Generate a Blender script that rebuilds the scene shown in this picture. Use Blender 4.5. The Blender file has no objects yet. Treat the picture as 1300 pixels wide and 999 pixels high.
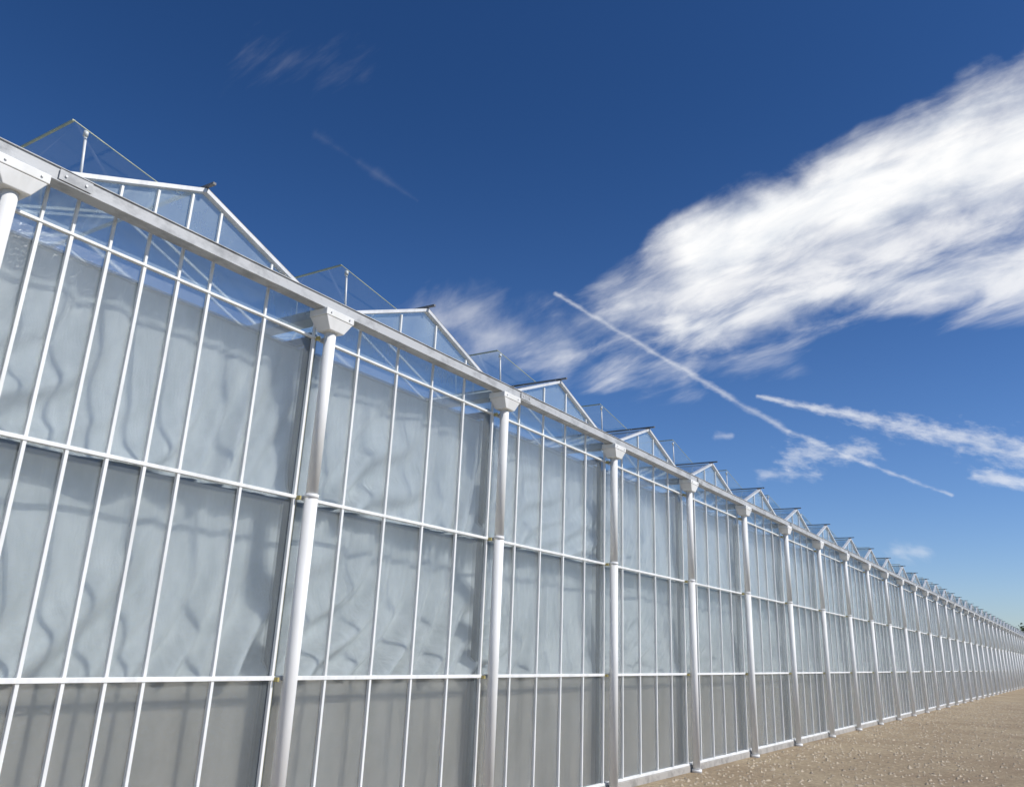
import bpy, math, random
from mathutils import Vector, Matrix, noise
random.seed(4)
scene=bpy.context.scene
scene.view_settings.view_transform='Standard'
scene.view_settings.look='None'
scene.view_settings.exposure=0

# ---------------------------------------------------------------- dimensions
BAY=3.21
Y0=2.456            # a column line
KMIN,KMAX=-5,46
GX=-0.14            # glass plane
Z_BOT,Z_MID,Z_UP=1.588,3.197,4.80
BEAM0,BEAM1=5.065,5.185
EAVE,RIDGE=5.09,5.70
DEPTH=26.0
YS=Y0+KMIN*BAY; YE=Y0+KMAX*BAY

# ---------------------------------------------------------------- materials
def newmat(name):
    m=bpy.data.materials.new(name); m.use_nodes=True
    m.use_transparent_shadow=True
    nt=m.node_tree; nt.nodes.clear()
    out=nt.nodes.new('ShaderNodeOutputMaterial')
    return m,nt,out
def N(nt,t,**kw):
    n=nt.nodes.new(t)
    for k,v in kw.items(): setattr(n,k,v)
    return n
def noise_n(nt,scale,detail=4,rough=.55,vec=None,dist=0):
    n=N(nt,'ShaderNodeTexNoise'); n.inputs['Scale'].default_value=scale
    n.inputs['Detail'].default_value=detail; n.inputs['Roughness'].default_value=rough
    n.inputs['Distortion'].default_value=dist
    if vec is None:
        tc=N(nt,'ShaderNodeTexCoord'); vec=tc.outputs['Object']
    nt.links.new(vec,n.inputs['Vector']); return n
def scaled(nt,s):
    tc=N(nt,'ShaderNodeTexCoord'); mp=N(nt,'ShaderNodeMapping'); mp.inputs['Scale'].default_value=s
    nt.links.new(tc.outputs['Object'],mp.inputs['Vector']); return mp.outputs['Vector']
def ramp(nt,src,stops):
    r=N(nt,'ShaderNodeValToRGB'); e=r.color_ramp.elements
    while len(e)<len(stops): e.new(.5)
    for i,(p,c) in enumerate(stops):
        e[i].position=p; e[i].color=(c[0],c[1],c[2],1)
    nt.links.new(src,r.inputs['Fac']); return r
def bump(nt,src,strength,dist):
    b=N(nt,'ShaderNodeBump'); b.inputs['Strength'].default_value=strength; b.inputs['Distance'].default_value=dist
    nt.links.new(src,b.inputs['Height']); return b

def paint(name,c1,c2,rough=.45,metal=0,scale=3,vscale=(1,1,.25),bs=.15):
    m,nt,out=newmat(name)
    p=N(nt,'ShaderNodeBsdfPrincipled')
    n=noise_n(nt,scale,4,.65,scaled(nt,vscale))
    r=ramp(nt,n.outputs['Fac'],[(.34,c2),(.54,c1)])
    nt.links.new(r.outputs['Color'],p.inputs['Base Color'])
    p.inputs['Roughness'].default_value=rough; p.inputs['Metallic'].default_value=metal
    if bs:
        n2=noise_n(nt,60,2); b=bump(nt,n2.outputs['Fac'],bs,.004)
        nt.links.new(b.outputs['Normal'],p.inputs['Normal'])
    nt.links.new(p.outputs[0],out.inputs[0]); return m
M_white=paint('white_painted_steel',(.84,.84,.83),(.74,.74,.72),.65,bs=.04)
M_bar=paint('white_glazing_bar',(.84,.85,.84),(.72,.73,.72),.55,0,5,bs=0)
M_galv=paint('galvanised_steel',(.50,.51,.52),(.32,.33,.34),.6,.05,7,(1,.6,1),.3)
M_dark=paint('weathered_ridge_profile',(.20,.20,.20),(.10,.10,.10),.6,bs=0)
M_yel=paint('stained_seal',(.50,.42,.16),(.30,.26,.12),.7,bs=0)
M_alu=paint('aluminium_profile',(.70,.71,.72),(.56,.57,.58),.5,.1,6,bs=0)
M_edge=paint('glass_edge',(.42,.44,.30),(.30,.33,.24),.4,0,6,bs=0)
M_post=paint('inner_post_steel',(.12,.13,.13),(.08,.09,.09),.6,bs=0)
M_conc=paint('concrete_plinth',(.42,.40,.37),(.28,.27,.25),.9,0,6,(1,1,1),.6)

def glassmat(name,scat,tint,diffcol,bscale,bstr,rough,f0=.04,dirt=True,refr=0,rrough=.2,trl=0):
    """patterned horticultural glass: clear share, blurred (rough refraction) share, scattering share, grazing reflection"""
    m,nt,out=newmat(name)
    t=N(nt,'ShaderNodeBsdfTransparent'); t.inputs[0].default_value=(*tint,1)
    d=N(nt,'ShaderNodeBsdfDiffuse'); d.inputs[0].default_value=(*diffcol,1)
    g=N(nt,'ShaderNodeBsdfGlossy'); g.inputs['Roughness'].default_value=rough
    g.inputs[0].default_value=(.95,.97,1,1)
    norms=[d,g]
    see=t.outputs[0]; sc_=d.outputs[0]
    if refr:
        rf=N(nt,'ShaderNodeBsdfRefraction'); rf.inputs[0].default_value=(*tint,1)
        rf.inputs['IOR'].default_value=1.12; rf.inputs['Roughness'].default_value=rrough
        mr_=N(nt,'ShaderNodeMixShader'); mr_.inputs[0].default_value=refr
        nt.links.new(t.outputs[0],mr_.inputs[1]); nt.links.new(rf.outputs[0],mr_.inputs[2]); see=mr_.outputs[0]
    if trl:
        tl=N(nt,'ShaderNodeBsdfTranslucent'); tl.inputs[0].default_value=(*diffcol,1)
        mt=N(nt,'ShaderNodeMixShader'); mt.inputs[0].default_value=trl
        nt.links.new(d.outputs[0],mt.inputs[1]); nt.links.new(tl.outputs[0],mt.inputs[2]); sc_=mt.outputs[0]
    m1=N(nt,'ShaderNodeMixShader'); m1.inputs[0].default_value=scat
    if bstr:
        n=noise_n(nt,bscale,2,.6); b=bump(nt,n.outputs['Fac'],bstr,.02)
        for s in norms: nt.links.new(b.outputs['Normal'],s.inputs['Normal'])
    if dirt:
        dn=noise_n(nt,1.6,4,.65,scaled(nt,(1,1,.5)))
        mr=N(nt,'ShaderNodeMapRange'); mr.inputs[1].default_value=.3; mr.inputs[2].default_value=.7
        mr.inputs[3].default_value=scat*.7; mr.inputs[4].default_value=min(1,scat*1.3)
        nt.links.new(dn.outputs['Fac'],mr.inputs[0]); nt.links.new(mr.outputs[0],m1.inputs[0])
    lw_=N(nt,'ShaderNodeLayerWeight'); lw_.inputs[0].default_value=.5
    pw=N(nt,'ShaderNodeMath',operation='POWER'); nt.links.new(lw_.outputs['Facing'],pw.inputs[0]); pw.inputs[1].default_value=4.
    ma=N(nt,'ShaderNodeMath',operation='MULTIPLY_ADD'); nt.links.new(pw.outputs[0],ma.inputs[0]); ma.inputs[1].default_value=.9-f0; ma.inputs[2].default_value=f0
    nt.links.new(see,m1.inputs[1]); nt.links.new(sc_,m1.inputs[2])
    m2=N(nt,'ShaderNodeMixShader'); nt.links.new(ma.outputs[0],m2.inputs[0])
    nt.links.new(m1.outputs[0],m2.inputs[1]); nt.links.new(g.outputs[0],m2.inputs[2])
    nt.links.new(m2.outputs[0],out.inputs[0]); return m
M_wall=glassmat('patterned_wall_glass',.20,(.92,.97,.985),(.58,.65,.69),40,.22,.24,.07,True,.62,.20,.35)
M_gable=glassmat('patterned_gable_glass',.34,(.92,.98,.99),(.56,.68,.74),36,.18,.2,.07,True,.60,.15,.35)
M_roof=glassmat('roof_glass',.05,(.95,.985,.985),(.6,.68,.7),30,0,.05,.04,False)
M_vent=glassmat('vent_glass',.035,(.94,.98,.975),(.6,.7,.68),30,0,.03,.03,False)

def cloth(name,c1,c2,bs=.5):
    m,nt,out=newmat(name)
    n=noise_n(nt,2.2,5,.7,scaled(nt,(1,1.5,.5))); r=ramp(nt,n.outputs['Fac'],[(.3,c2),(.65,c1)])
    d=N(nt,'ShaderNodeBsdfDiffuse')
    if bs:
        n2=noise_n(nt,3,3,.5,scaled(nt,(1,2.2,.5)),.6); b=bump(nt,n2.outputs['Fac'],bs,.05)
        nt.links.new(b.outputs['Normal'],d.inputs['Normal'])
    nt.links.new(r.outputs[0],d.inputs[0])
    nt.links.new(d.outputs[0],out.inputs[0])
    return m
M_curt=cloth('white_shade_cloth',(.76,.75,.72),(.54,.54,.52),.5)
M_screen=cloth('roof_screen_cloth',(.50,.52,.53),(.40,.42,.43),0)
M_low=cloth('grey_brown_ground_cloth',(.42,.37,.32),(.30,.27,.23),0)

# ---------------------------------------------------------------- mesh helper
class MB:
    def __init__(s): s.v=[];s.f=[];s.sm=[]
    def hexa(s,p):
        b=len(s.v); s.v+=p
        for q in ((0,3,2,1),(4,5,6,7),(0,1,5,4),(1,2,6,5),(2,3,7,6),(3,0,4,7)):
            s.f.append(tuple(b+i for i in q)); s.sm.append(False)
    def box(s,x0,x1,y0,y1,z0,z1):
        s.hexa([(x0,y0,z0),(x1,y0,z0),(x1,y1,z0),(x0,y1,z0),(x0,y0,z1),(x1,y0,z1),(x1,y1,z1),(x0,y1,z1)])
    def bar(s,a,b,w,h,up=Vector((0,0,1))):
        a=Vector(a);b=Vector(b);d=(b-a).normalized(); sd=d.cross(up)
        if sd.length<1e-4: sd=d.cross(Vector((1,0,0)))
        sd.normalize(); u=sd.cross(d).normalized()
        P=[]
        for c in (a,b):
            for (i,j) in ((-1,-1),(1,-1),(1,1),(-1,1)):
                P.append(tuple(c+sd*i*w/2+u*j*h/2))
        s.hexa(P)
    def cyl(s,a,b,r0,r1=None,n=20,caps=True):
        if r1 is None:r1=r0
        a=Vector(a);b=Vector(b);d=(b-a).normalized()
        x=d.orthogonal().normalized(); y=d.cross(x); k=len(s.v)
        for c,r in ((a,r0),(b,r1)):
            for i in range(n):
                t=2*math.pi*i/n; s.v.append(tuple(c+x*math.cos(t)*r+y*math.sin(t)*r))
        for i in range(n):
            j=(i+1)%n; s.f.append((k+i,k+j,k+n+j,k+n+i)); s.sm.append(True)
        if caps:
            s.f.append(tuple(k+i for i in reversed(range(n)))); s.sm.append(False)
            s.f.append(tuple(k+n+i for i in range(n))); s.sm.append(False)
    def poly(s,pts,smooth=False):
        b=len(s.v); s.v+=[tuple(p) for p in pts]; s.f.append(tuple(range(b,b+len(pts)))); s.sm.append(smooth)
    def make(s,name,mat,parent=None,bevel=0):
        me=bpy.data.meshes.new(name); me.from_pydata(s.v,[],s.f)
        me.polygons.foreach_set('use_smooth',s.sm); me.update()
        me.materials.append(mat)
        o=bpy.data.objects.new(name,me); scene.collection.objects.link(o)
        if parent: o.parent=parent
        if bevel:
            md=o.modifiers.new('bevel','BEVEL'); md.width=bevel; md.segments=2; md.limit_method='ANGLE'
        return o

gh=bpy.data.objects.new('greenhouse',None); scene.collection.objects.link(gh)

cols=MB();caps=MB();beam=MB();plates=MB();mull=MB();rails=MB();yel=MB();seal=MB()
wall=MB();gab=MB();roof=MB();rake=MB();stub=MB();vent=MB();vframe=MB();rod=MB();posts=MB();bars=MB();bolts=MB();gut=MB()

def roof_z(off): # height along the gable
    return EAVE+(RIDGE-EAVE)*(1-abs(off-BAY/2)/(BAY/2))

for k in range(KMIN,KMAX+1):
    y=Y0+k*BAY
    near=abs(k)<10
    n=28 if near else 14
    cols.cyl((0,y,.06),(0,y,Z_MID+.02),.064,n=n)
    cols.cyl((0,y,Z_MID+.02),(0,y,4.86),.058,n=n)
    cols.cyl((0,y,Z_MID-.01),(0,y,Z_MID+.030),.067,n=n)
    cols.cyl((0,y,0),(0,y,.05),.09,n=n)
    t,b_=.185,.10; zt,zb=BEAM0-.003,4.86
    caps.hexa([(-.09,y-b_,zb),(.09,y-b_,zb),(.09,y+b_,zb),(-.09,y+b_,zb),(-.12,y-t,zt-.075),(.115,y-t,zt-.075),(.115,y+t,zt-.075),(-.12,y+t,zt-.075)])
    caps.box(-.125,.12,y-t-.010,y+t+.010,zt-.073,zt)
    if k<12:
        for dy in (-.13,.13):
            bolts.cyl((.12,y+dy,zt-.037),(.130,y+dy,zt-.037),.010,n=8)
    for z in (Z_BOT,Z_MID,Z_UP):
        yel.box(GX+.03,-.05,y-.10,y-.080,z-.028,z+.008)
        plates.box(GX+.024,-.05,y-.02,y+.02,z-.02,z+.02)
    if k<KMAX:
        if k%2==0:
            plates.box(.078,.086,y+.26,y+.52,BEAM0+.018,BEAM1-.018)
            if k<12:
                for dy in (.31,.47):
                    bolts.cyl((.086,y+dy,BEAM0+.06),(.096,y+dy,BEAM0+.06),.010,n=8)
        offs=[.54+.64*i for i in range(5)]
        if k<=0: offs+= [.30,.86,1.50]
        for i,o in enumerate(sorted(offs)):
            w=.0145; o+=random.uniform(-.004,.004)
            zt2=roof_z(o)-.03
            mull.box(GX+.004,GX+.036,y+o-w,y+o+w,.12,Z_UP-.014)
            mull.box(GX+.004,GX+.030,y+o-w*.8,y+o+w*.8,Z_UP+.014,zt2)
            if o>3.0:
                yel.box(GX+.010,GX+.030,y+o+w+.001,y+o+w+.010,.13,Z_UP-.03)
        wall.poly([(GX,y,.11),(GX,y+BAY,.11),(GX,y+BAY,Z_UP),(GX,y,Z_UP)])
        gab.poly([(GX,y,Z_UP+.001),(GX,y+BAY,Z_UP+.001),(GX,y+BAY,EAVE),(GX,y+BAY/2,RIDGE),(GX,y,EAVE)])
        A=(GX+.02,y+.02,EAVE+.015);B=(GX+.02,y+BAY/2,RIDGE+.015);C=(GX+.02,y+BAY-.02,EAVE+.015)
        rake.bar(A,B,.07,.036);rake.bar(B,C,.07,.036)
        seal.bar((GX+.01,y+BAY/2,RIDGE+.040),(GX+.01,y+BAY-.02,EAVE+.040),.08,.010)
        stub.bar((GX+.15,y+BAY/2,RIDGE+.056),(-DEPTH,y+BAY/2,RIDGE+.056),.032,.022)
        roof.poly([(GX-.03,y,EAVE+.02),(GX-.03,y+BAY/2,RIDGE+.03),(-DEPTH,y+BAY/2,RIDGE+.03),(-DEPTH,y,EAVE+.02)])
        roof.poly([(GX-.03,y+BAY/2,RIDGE+.03),(GX-.03,y+BAY,EAVE+.02),(-DEPTH,y+BAY,EAVE+.02),(-DEPTH,y+BAY/2,RIDGE+.03)])
        nb=12 if k<8 else 5
        for i in range(1,nb):
            x=-i*1.12 - .2
            bars.bar((x,y+.05,EAVE+.045),(x,y+BAY/2,RIDGE+.045),.018,.024)
            bars.bar((x,y+BAY/2,RIDGE+.045),(x,y+BAY-.05,EAVE+.045),.018,.024)
        # open roof vent hinged on the ridge (left slope)
        ry=y+BAY/2; x0,x1=-.54,-1.46
        hz=RIDGE+.075; jit=random.uniform(-.05,.06)
        fy,fz=ry-1.05,5.99+jit
        vent.poly([(x0,ry,hz),(x1,ry,hz),(x1,fy,fz),(x0,fy,fz)])
        vframe.bar((x0,ry,hz),(x0,fy,fz),.007,.007); vframe.bar((x1,ry,hz),(x1,fy,fz),.007,.007)
        vframe.bar((x0,fy,fz),(x1,fy,fz),.022,.014)
        py=ry-.90; pz=5.965+jit*.8
        rod.cyl((-.60,py+.05,roof_z(BAY/2-.85)+.02),(-.60,py,pz+.01),.012,n=8)
        rod.cyl((-.60,py,pz-.03),(-.60,py,pz+.02),.022,n=8)
        rod.cyl((-1.40,py+.05,roof_z(BAY/2-.85)+.02),(-1.40,py,pz),.008,n=8)
    gut.box(-DEPTH,GX-.05,y-.09,y+.09,EAVE-.06,EAVE+.03)
    posts.box(GX-.22,GX-.12,y-.045,y+.045,0.0,Z_UP+.1)
    posts.bar((GX-.24,y,Z_UP+.03),(-DEPTH,y,Z_UP+.03),.05,.08)

cols.make('columns',M_white,gh)
caps.make('column_capitals',M_white,gh,.006)
beam.box(-.055,.070,YS-.3,YE+.3,BEAM0+.012,BEAM1-.010)
beam.box(-.062,.082,YS-.3,YE+.3,BEAM0,BEAM0+.011)
beam.box(-.062,.082,YS-.3,YE+.3,BEAM1-.009,BEAM1)
beam.make('gutter_beam',M_galv,gh,.003)
plates.make('splice_plates',M_galv,gh,.002)
bolts.make('bolts',M_alu,gh)
mull.make('glazing_bars',M_bar,gh,.003)
yel.make('stained_seals',M_yel,gh)
for z,h in ((Z_BOT,.020),(Z_MID,.017),(Z_UP,.013)):
    rails.box(GX+.003,GX+.044,YS,YE,z-h,z+h*.8)
rails.box(GX-.02,GX+.05,YS,YE,.103,.135)
rails.make('horizontal_rails',M_bar,gh,.003)
wall.make('wall_glass',M_wall,gh); gab.make('gable_glass',M_gable,gh)
roof.make('roof_glass',M_roof,gh); rake.make('gable_rakes',M_alu,gh)
seal.make('rake_caps',M_dark,gh); stub.make('ridge_profiles',M_dark,gh)
vent.make('roof_vents',M_vent,gh); vframe.make('vent_frames',M_edge,gh)
rod.make('vent_rods',M_alu,gh); posts.make('inner_posts',M_post,gh)
bars.make('roof_glazing_bars',M_alu,gh); gut.make('roof_gutters',M_galv,gh)
pl=MB(); pl.box(GX-.14,GX+.06,YS,YE,-.05,.10); pl.make('plinth',M_conc,gh,.01)
ew=MB()
for yy in (YS-.02,YE+.02):
    ew.poly([(GX,yy,0),(-DEPTH,yy,0),(-DEPTH,yy,EAVE),(GX,yy,EAVE)])
ew.poly([(-DEPTH,YS,0),(-DEPTH,YE,0),(-DEPTH,YE,EAVE),(-DEPTH,YS,EAVE)])
ew.make('end_walls',M_screen,gh)
sc=MB(); sc.poly([(GX-.30,YS,Z_UP-.03),(GX-.30,YE,Z_UP-.03),(-DEPTH+.1,YE,Z_UP-.03),(-DEPTH+.1,YS,Z_UP-.03)])
sc.make('roof_screen',M_screen,gh)

# curtains: hung cloth in two tiers, draped outward at the foot, gathered in folds
def curtain(name,z0,z1,amp,seed,mat,bulge,xt):
    ys=[];y=YS+.05
    while y<YE-.05:
        ys.append(y); y+= .03 if y<16 else (.06 if y<45 else .25)
    R=32; v=[];f=[]
    for yv in ys:
        for j in range(R+1):
            t=j/R; z=z0+(z1-z0)*t
            warp=noise.noise(Vector((yv*.45,z*.35,seed)))*1.2+noise.noise(Vector((yv*1.1,z*.5,seed+5)))*.25
            lean=(1-t)**1.6*.85
            ph=(yv+lean+warp)/.42*2*math.pi
            env=max(.15,.75+1.6*noise.noise(Vector((yv*.75+lean,z*.25,seed+9))))
            a=amp*(.16+1.15*(1-t)**.9)*env
            s=math.sin(ph); fold=(abs(s)**.8*(1 if s>0 else -1))*a*.7 + .35*a*math.sin(ph*.53+warp*3)+.008*math.sin(ph*2.1+warp*5)
            x=xt+bulge*(1-t)**1.8+fold
            v.append((min(x,GX-.03),yv,z))
    for i in range(len(ys)-1):
        for j in range(R):
            a=i*(R+1)+j; f.append((a,a+R+1,a+R+2,a+1))
    m=MB();m.v=v;m.f=f;m.sm=[True]*len(f); return m.make(name,mat,gh)
curtain('upper_curtain',Z_MID-.01,Z_UP-.035,.090,1.7,M_curt,.20,GX-.36)
curtain('lower_curtain',Z_BOT+.0,Z_MID-.02,.100,8.3,M_curt,.24,GX-.42)
lw=MB(); lw.poly([(GX-.20,YS,.0),(GX-.20,YE,.0),(GX-.20,YE,Z_BOT),(GX-.20,YS,Z_BOT)]); lw.make('base_cloth',M_low,gh)

# ---------------------------------------------------------------- ground
m,nt,out=newmat('sandy_ground')
p=N(nt,'ShaderNodeBsdfPrincipled'); p.inputs['Roughness'].default_value=.95
n1=noise_n(nt,.35,6,.65); n2=noise_n(nt,9,6,.7)
r1=ramp(nt,n1.outputs['Fac'],[(.35,(.40,.30,.19)),(.65,(.54,.43,.28))])
r2=ramp(nt,n2.outputs['Fac'],[(.3,(.5,.5,.5)),(.7,(1.1,1.1,1.1))])
mx=N(nt,'ShaderNodeMix',data_type='RGBA',blend_type='MULTIPLY'); mx.inputs[0].default_value=1
nt.links.new(r1.outputs[0],mx.inputs[6]); nt.links.new(r2.outputs[0],mx.inputs[7])
tc=N(nt,'ShaderNodeTexCoord'); sx=N(nt,'ShaderNodeSeparateXYZ'); nt.links.new(tc.outputs['Object'],sx.inputs[0])
ad=N(nt,'ShaderNodeMath',operation='MULTIPLY_ADD'); nt.links.new(n1.outputs['Fac'],ad.inputs[0]); ad.inputs[1].default_value=6
nt.links.new(sx.outputs[0],ad.inputs[2])
mr=N(nt,'ShaderNodeMapRange'); mr.inputs[1].default_value=17; mr.inputs[2].default_value=19; nt.links.new(ad.outputs[0],mr.inputs[0])
gr=ramp(nt,n2.outputs['Fac'],[(.3,(.06,.09,.03)),(.7,(.13,.16,.06))])
mg=N(nt,'ShaderNodeMix',data_type='RGBA'); nt.links.new(mr.outputs[0],mg.inputs[0]); nt.links.new(mx.outputs[2],mg.inputs[6]); nt.links.new(gr.outputs[0],mg.inputs[7])
nt.links.new(mg.outputs[2],p.inputs['Base Color'])
n3=noise_n(nt,22,4,.7); b=bump(nt,n3.outputs['Fac'],.9,.06); nt.links.new(b.outputs[0],p.inputs['Normal'])
nt.links.new(p.outputs[0],out.inputs[0])
g=MB(); g.poly([(-3000,-3000,0),(3000,-3000,0),(3000,3000,0),(-3000,3000,0)]); g.make('ground',m)

M_stone=paint('gravel_stone',(.55,.46,.34),(.26,.22,.17),.9,0,4,(1,1,1),bs=0)
gv=MB()
for i in range(9000):
    yy=5+55*random.random()**1.4; xx=.12+9*random.random()**1.3
    s=random.uniform(.012,.045)
    P=[Vector((random.uniform(.7,1.3)*a,random.uniform(.7,1.3)*b_,random.uniform(.5,.9)*c))*s for a,b_,c in ((1,0,0),(0,1,0),(-1,0,0),(0,-1,0),(0,0,1))]
    k=len(gv.v); gv.v+=[(q.x+xx,q.y+yy,q.z) for q in P]
    for a,b_ in ((0,1),(1,2),(2,3),(3,0)): gv.f.append((k+a,k+b_,k+4)); gv.sm.append(False)
gv.make('gravel',M_stone)

# foliage
m,nt,out=newmat('foliage'); p=N(nt,'ShaderNodeBsdfPrincipled'); p.inputs['Roughness'].default_value=.8
n=noise_n(nt,.6,3); r=ramp(nt,n.outputs['Fac'],[(.35,(.025,.045,.015)),(.65,(.08,.12,.04))])
nt.links.new(r.outputs[0],p.inputs['Base Color']); nt.links.new(p.outputs[0],out.inputs[0])
tr=MB()
for i in range(26):
    tx=-2.9+i*3.4+random.uniform(-.6,1); ty=172+random.uniform(-4,6); H=random.uniform(8,10.5)
    tr.cyl((tx,ty,0),(tx,ty,H*.6),.25,.1,n=6)
    cl=[(Vector((tx+random.gauss(0,1.1),ty+random.gauss(0,1.1),H*random.uniform(.4,.88))),random.uniform(.7,1.3)) for _ in range(12)]
    for c,rd in cl:
        for _ in range(110):
            d=Vector((random.gauss(0,1),random.gauss(0,1),random.gauss(0,1))).normalized()*rd*random.random()**.4
            q=c+d; a=Vector((random.gauss(0,1),random.gauss(0,1),random.gauss(0,1))).normalized()*.2
            bb=a.orthogonal().normalized()*.16
            tr.poly([q-a,q+bb,q+a,q-bb])
tr.make('distant_tree_row',m)

# ---------------------------------------------------------------- sun and sky
tosun=Vector((.70,.20,.66)).normalized()
el=math.asin(tosun.z); rot=math.atan2(tosun.x,tosun.y)
L=bpy.data.lights.new('sun','SUN'); L.energy=4.2; L.angle=math.radians(.5); L.color=(1,.96,.90)
lo=bpy.data.objects.new('sun',L); scene.collection.objects.link(lo)
lo.rotation_euler=tosun.to_track_quat('Z','Y').to_euler(); lo.location=(20,0,40)

w=bpy.data.worlds.new('World'); scene.world=w; w.use_nodes=True
w.cycles.sampling_method='MANUAL'; w.cycles.sample_map_resolution=512
nt=w.node_tree; nt.nodes.clear()
out=N(nt,'ShaderNodeOutputWorld'); bg=N(nt,'ShaderNodeBackground'); bg.inputs[1].default_value=.10
nt.links.new(bg.outputs[0],out.inputs[0])
sky=N(nt,'ShaderNodeTexSky',sky_type='NISHITA'); sky.sun_disc=False; sky.sun_elevation=el; sky.sun_rotation=rot
sky.air_density=1.0; sky.dust_density=.3; sky.ozone_density=1.8
def M(op,a,b=None,c=None,clamp=False):
    n=N(nt,'ShaderNodeMath',operation=op); n.use_clamp=clamp
    for i,q in enumerate((a,b,c)):
        if q is None: continue
        if isinstance(q,(int,float)): n.inputs[i].default_value=q
        else: nt.links.new(q,n.inputs[i])
    return n.outputs[0]
def sstep(x,a,b,lo=0,hi=1):
    n=N(nt,'ShaderNodeMapRange',interpolation_type='SMOOTHSTEP')
    nt.links.new(x,n.inputs[0]); n.inputs[1].default_value=a; n.inputs[2].default_value=b
    n.inputs[3].default_value=lo; n.inputs[4].default_value=hi; return n.outputs[0]
tc=N(nt,'ShaderNodeTexCoord'); sp=N(nt,'ShaderNodeSeparateXYZ'); nt.links.new(tc.outputs['Generated'],sp.inputs[0])
yy=M('MAXIMUM',sp.outputs[1],.04)
U0=M('DIVIDE',sp.outputs[0],yy); V0=M('DIVIDE',sp.outputs[2],yy)
def wn(su,sv,scale,detail,rough,ang=0,dist=0,z=0.,u=None,v=None):
    u=u or U0; v=v or V0
    c,s=math.cos(ang),math.sin(ang)
    a=M('ADD',M('MULTIPLY',u,c*su),M('MULTIPLY',v,s*su)); b_=M('ADD',M('MULTIPLY',u,-s*sv),M('MULTIPLY',v,c*sv))
    cb=N(nt,'ShaderNodeCombineXYZ'); nt.links.new(a,cb.inputs[0]); nt.links.new(b_,cb.inputs[1]); cb.inputs[2].default_value=z
    n=N(nt,'ShaderNodeTexNoise'); n.inputs['Scale'].default_value=scale; n.inputs['Detail'].default_value=detail
    n.inputs['Roughness'].default_value=rough; n.inputs['Distortion'].default_value=dist
    nt.links.new(cb.outputs[0],n.inputs['Vector']); return n.outputs['Fac']
w1=wn(1,1,6,3,.5,z=1.3); w2=wn(1,1,6,3,.5,z=7.7)
U=M('MULTIPLY_ADD',M('SUBTRACT',w1,.5),.10,U0); Vv=M('MULTIPLY_ADD',M('SUBTRACT',w2,.5),.08,V0)
wf1=wn(1,1,22,2,.5,z=3.1); Vf=M('MULTIPLY_ADD',M('SUBTRACT',wf1,.5),.008,V0)
def seg(u,v,p0,p1,w0,w1_):
    dx,dy=p1[0]-p0[0],p1[1]-p0[1]; L2=dx*dx+dy*dy; Ln=math.sqrt(L2)
    a=M('SUBTRACT',u,p0[0]); b_=M('SUBTRACT',v,p0[1])
    t=M('ADD',M('MULTIPLY',a,dx/L2),M('MULTIPLY',b_,dy/L2))
    d=M('ADD',M('MULTIPLY',a,-dy/Ln),M('MULTIPLY',b_,dx/Ln))
    tcl=M('ADD',t,0,clamp=True)
    e=M('MULTIPLY',M('SUBTRACT',t,tcl),Ln)
    dist=M('SQRT',M('ADD',M('MULTIPLY',d,d),M('MULTIPLY',e,e)))
    wd=M('MULTIPLY_ADD',tcl,w1_-w0,w0)
    return M('SUBTRACT',1,M('DIVIDE',dist,wd)),tcl
streak=wn(1,3.0,8,8,.58,ang=.22,dist=.35,z=2)
puff=wn(1,1.35,9,9,.56,ang=.25,dist=.25,z=5)
mixn=M('ADD',M('MULTIPLY',puff,.7),M('MULTIPLY',streak,.3))
fine=wn(1,2.2,42,4,.6,ang=-.3,z=9)
def layer(m,nz,k,lo,hi,s):
    x=M('MULTIPLY_ADD',M('SUBTRACT',nz,.5),k,m); y=sstep(x,lo,hi); return M('MULTIPLY',y,s)
layers=[]
m_,_=seg(U,Vv,(-.385,.515),(.30,.600),.064,.120)          # main bank
layers.append(layer(m_,mixn,1.8,-.22,.80,.99))
m_,_=seg(U,Vv,(-.49,.455),(-.14,.47),.065,.060)              # soft tail lower left
layers.append(layer(m_,streak,2.4,-.4,1.5,.70))
m_,_=seg(U,Vv,(-.40,.405),(.3,.43),.034,.058)             # lower ragged band
layers.append(layer(m_,streak,2.8,-.4,1.2,.82))
m_,_=seg(U,Vv,(-.82,.49),(-.58,.415),.080,.06)            # haze behind roof
layers.append(layer(m_,mixn,3.2,-.1,1.9,.52))
m_,_=seg(U,Vv,(-.60,.41),(-.40,.345),.07,.04)
layers.append(layer(m_,streak,3.4,.1,1.9,.45))
m_,_=seg(U,Vv,(-.50,.36),(-.25,.34),.04,.03)
layers.append(layer(m_,streak,4.0,.3,2.2,.30))
m_,t_=seg(U0,Vf,(-.594,.499),(-.266,.2547),.0045,.006)      # vapour trail
layers.append(layer(m_,fine,2.0,-.1,1.4,.42))
m_,t_=seg(U0,Vf,(-.266,.2547),(-.0999,.168),.005,.003)
layers.append(layer(m_,fine,3.0,0,1.4,.36))
m_,t_=seg(U0,Vf,(-.300,.303),(-.02,.206),.003,.024)
layers.append(layer(m_,fine,2.8,-.1,1.6,.62))
m_,_=seg(U,Vf,(-.27,.222),(-.17,.226),.022,.014)
layers.append(layer(m_,fine,2.8,0,1.5,.50))
m_,_=seg(U0,Vf,(-.30,.205),(-.24,.200),.012,.01)
layers.append(layer(m_,fine,2.4,.1,1.5,.35))
m_,_=seg(U0,Vf,(-.075,.188),(-.02,.178),.010,.012)
layers.append(layer(m_,fine,2.4,-.1,1.3,.56))
m_,_=seg(U0,Vf,(-.158,.111),(-.136,.110),.014,.014)
layers.append(layer(m_,fine,1.8,0,1.5,.40))
m_,_=seg(U0,Vf,(-.355,.258),(-.335,.256),.007,.005)
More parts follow.
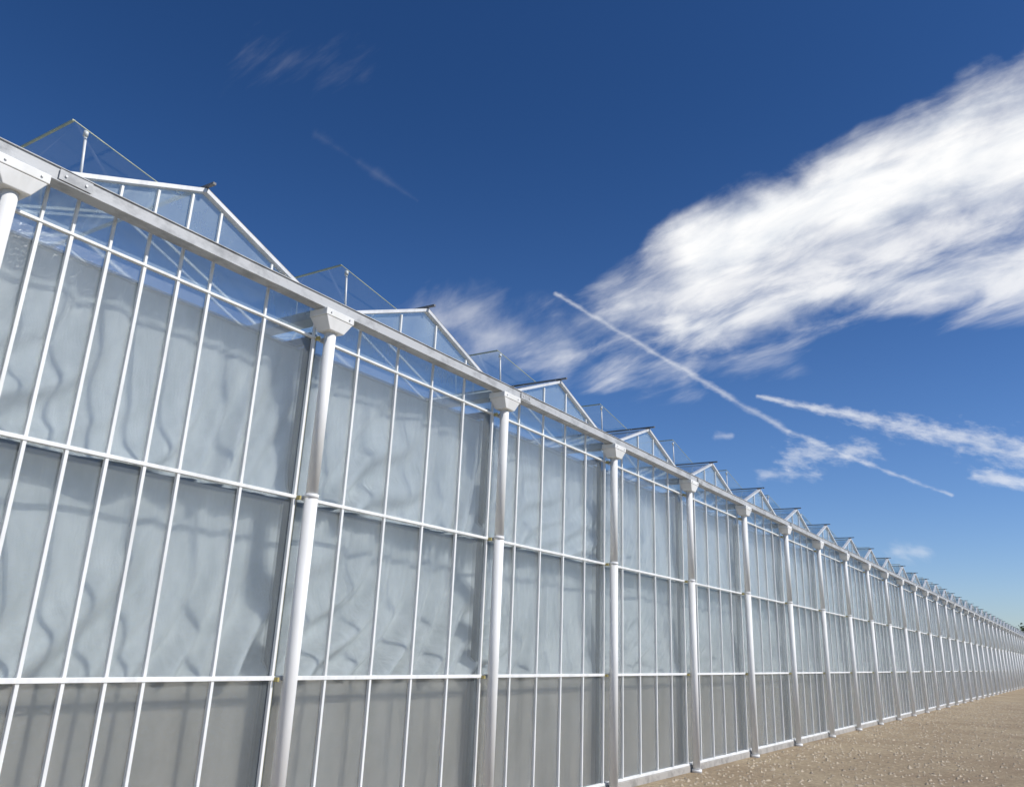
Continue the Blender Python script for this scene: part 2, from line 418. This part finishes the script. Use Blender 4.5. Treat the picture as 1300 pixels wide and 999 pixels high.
layers.append(layer(m_,fine,1.6,0,1.3,.26))
m_,_=seg(U0,V0,(-1.17,.965),(-.881,.733),.020,.008)
layers.append(layer(m_,puff,3.0,.1,2.4,.08))
m_,_=seg(U,Vv,(-1.45,1.25),(-1.05,1.08),.09,.06)
layers.append(layer(m_,streak,3.5,.2,2.6,.08))
den=layers[0]
for l in layers[1:]:
    den=M('SUBTRACT',M('ADD',den,l),M('MULTIPLY',den,l))
den=M('MULTIPLY',den,sstep(sp.outputs[1],.03,.12),clamp=True)
# deep blue grade of the (polarised) sky, paler near the horizon
hs=N(nt,'ShaderNodeHueSaturation'); hs.inputs['Saturation'].default_value=1.2; hs.inputs['Value'].default_value=.82
nt.links.new(sky.outputs[0],hs.inputs['Color'])
tg=N(nt,'ShaderNodeMix',data_type='RGBA'); nt.links.new(sstep(sp.outputs[2],.0,.62),tg.inputs[0])
tg.inputs[6].default_value=(1.0,1.12,1.48,1); tg.inputs[7].default_value=(.46,.66,.95,1)
tn=N(nt,'ShaderNodeMix',data_type='RGBA',blend_type='MULTIPLY'); tn.inputs[0].default_value=1
nt.links.new(hs.outputs[0],tn.inputs[6]); nt.links.new(tg.outputs[2],tn.inputs[7])
shade=ramp(nt,streak,[(.3,(7.8,8.2,8.8)),(.58,(10.2,10.2,10.2))])
mx=N(nt,'ShaderNodeMix',data_type='RGBA'); nt.links.new(den,mx.inputs[0]); nt.links.new(tn.outputs[2],mx.inputs[6]); nt.links.new(shade.outputs[0],mx.inputs[7])
nt.links.new(mx.outputs[2],bg.inputs[0])

# ---------------------------------------------------------------- camera
cd=bpy.data.cameras.new('camera'); cam=bpy.data.objects.new('camera',cd); scene.collection.objects.link(cam)
cd.sensor_width=36; cd.lens=29.66; cd.shift_y=-.0342; cd.clip_end=6000; cd.clip_start=.05
Yc=Vector((.5429,-.2906,-.7879)).normalized(); Uc=Vector((.0405,.9461,-.3212)); Uc=(Uc-Yc*Uc.dot(Yc)).normalized(); Xc=Yc.cross(Uc)
R=Matrix((Xc,Yc,Uc)).to_4x4()
cam.matrix_world=Matrix.Translation((6,0,1.95))@R
scene.camera=cam
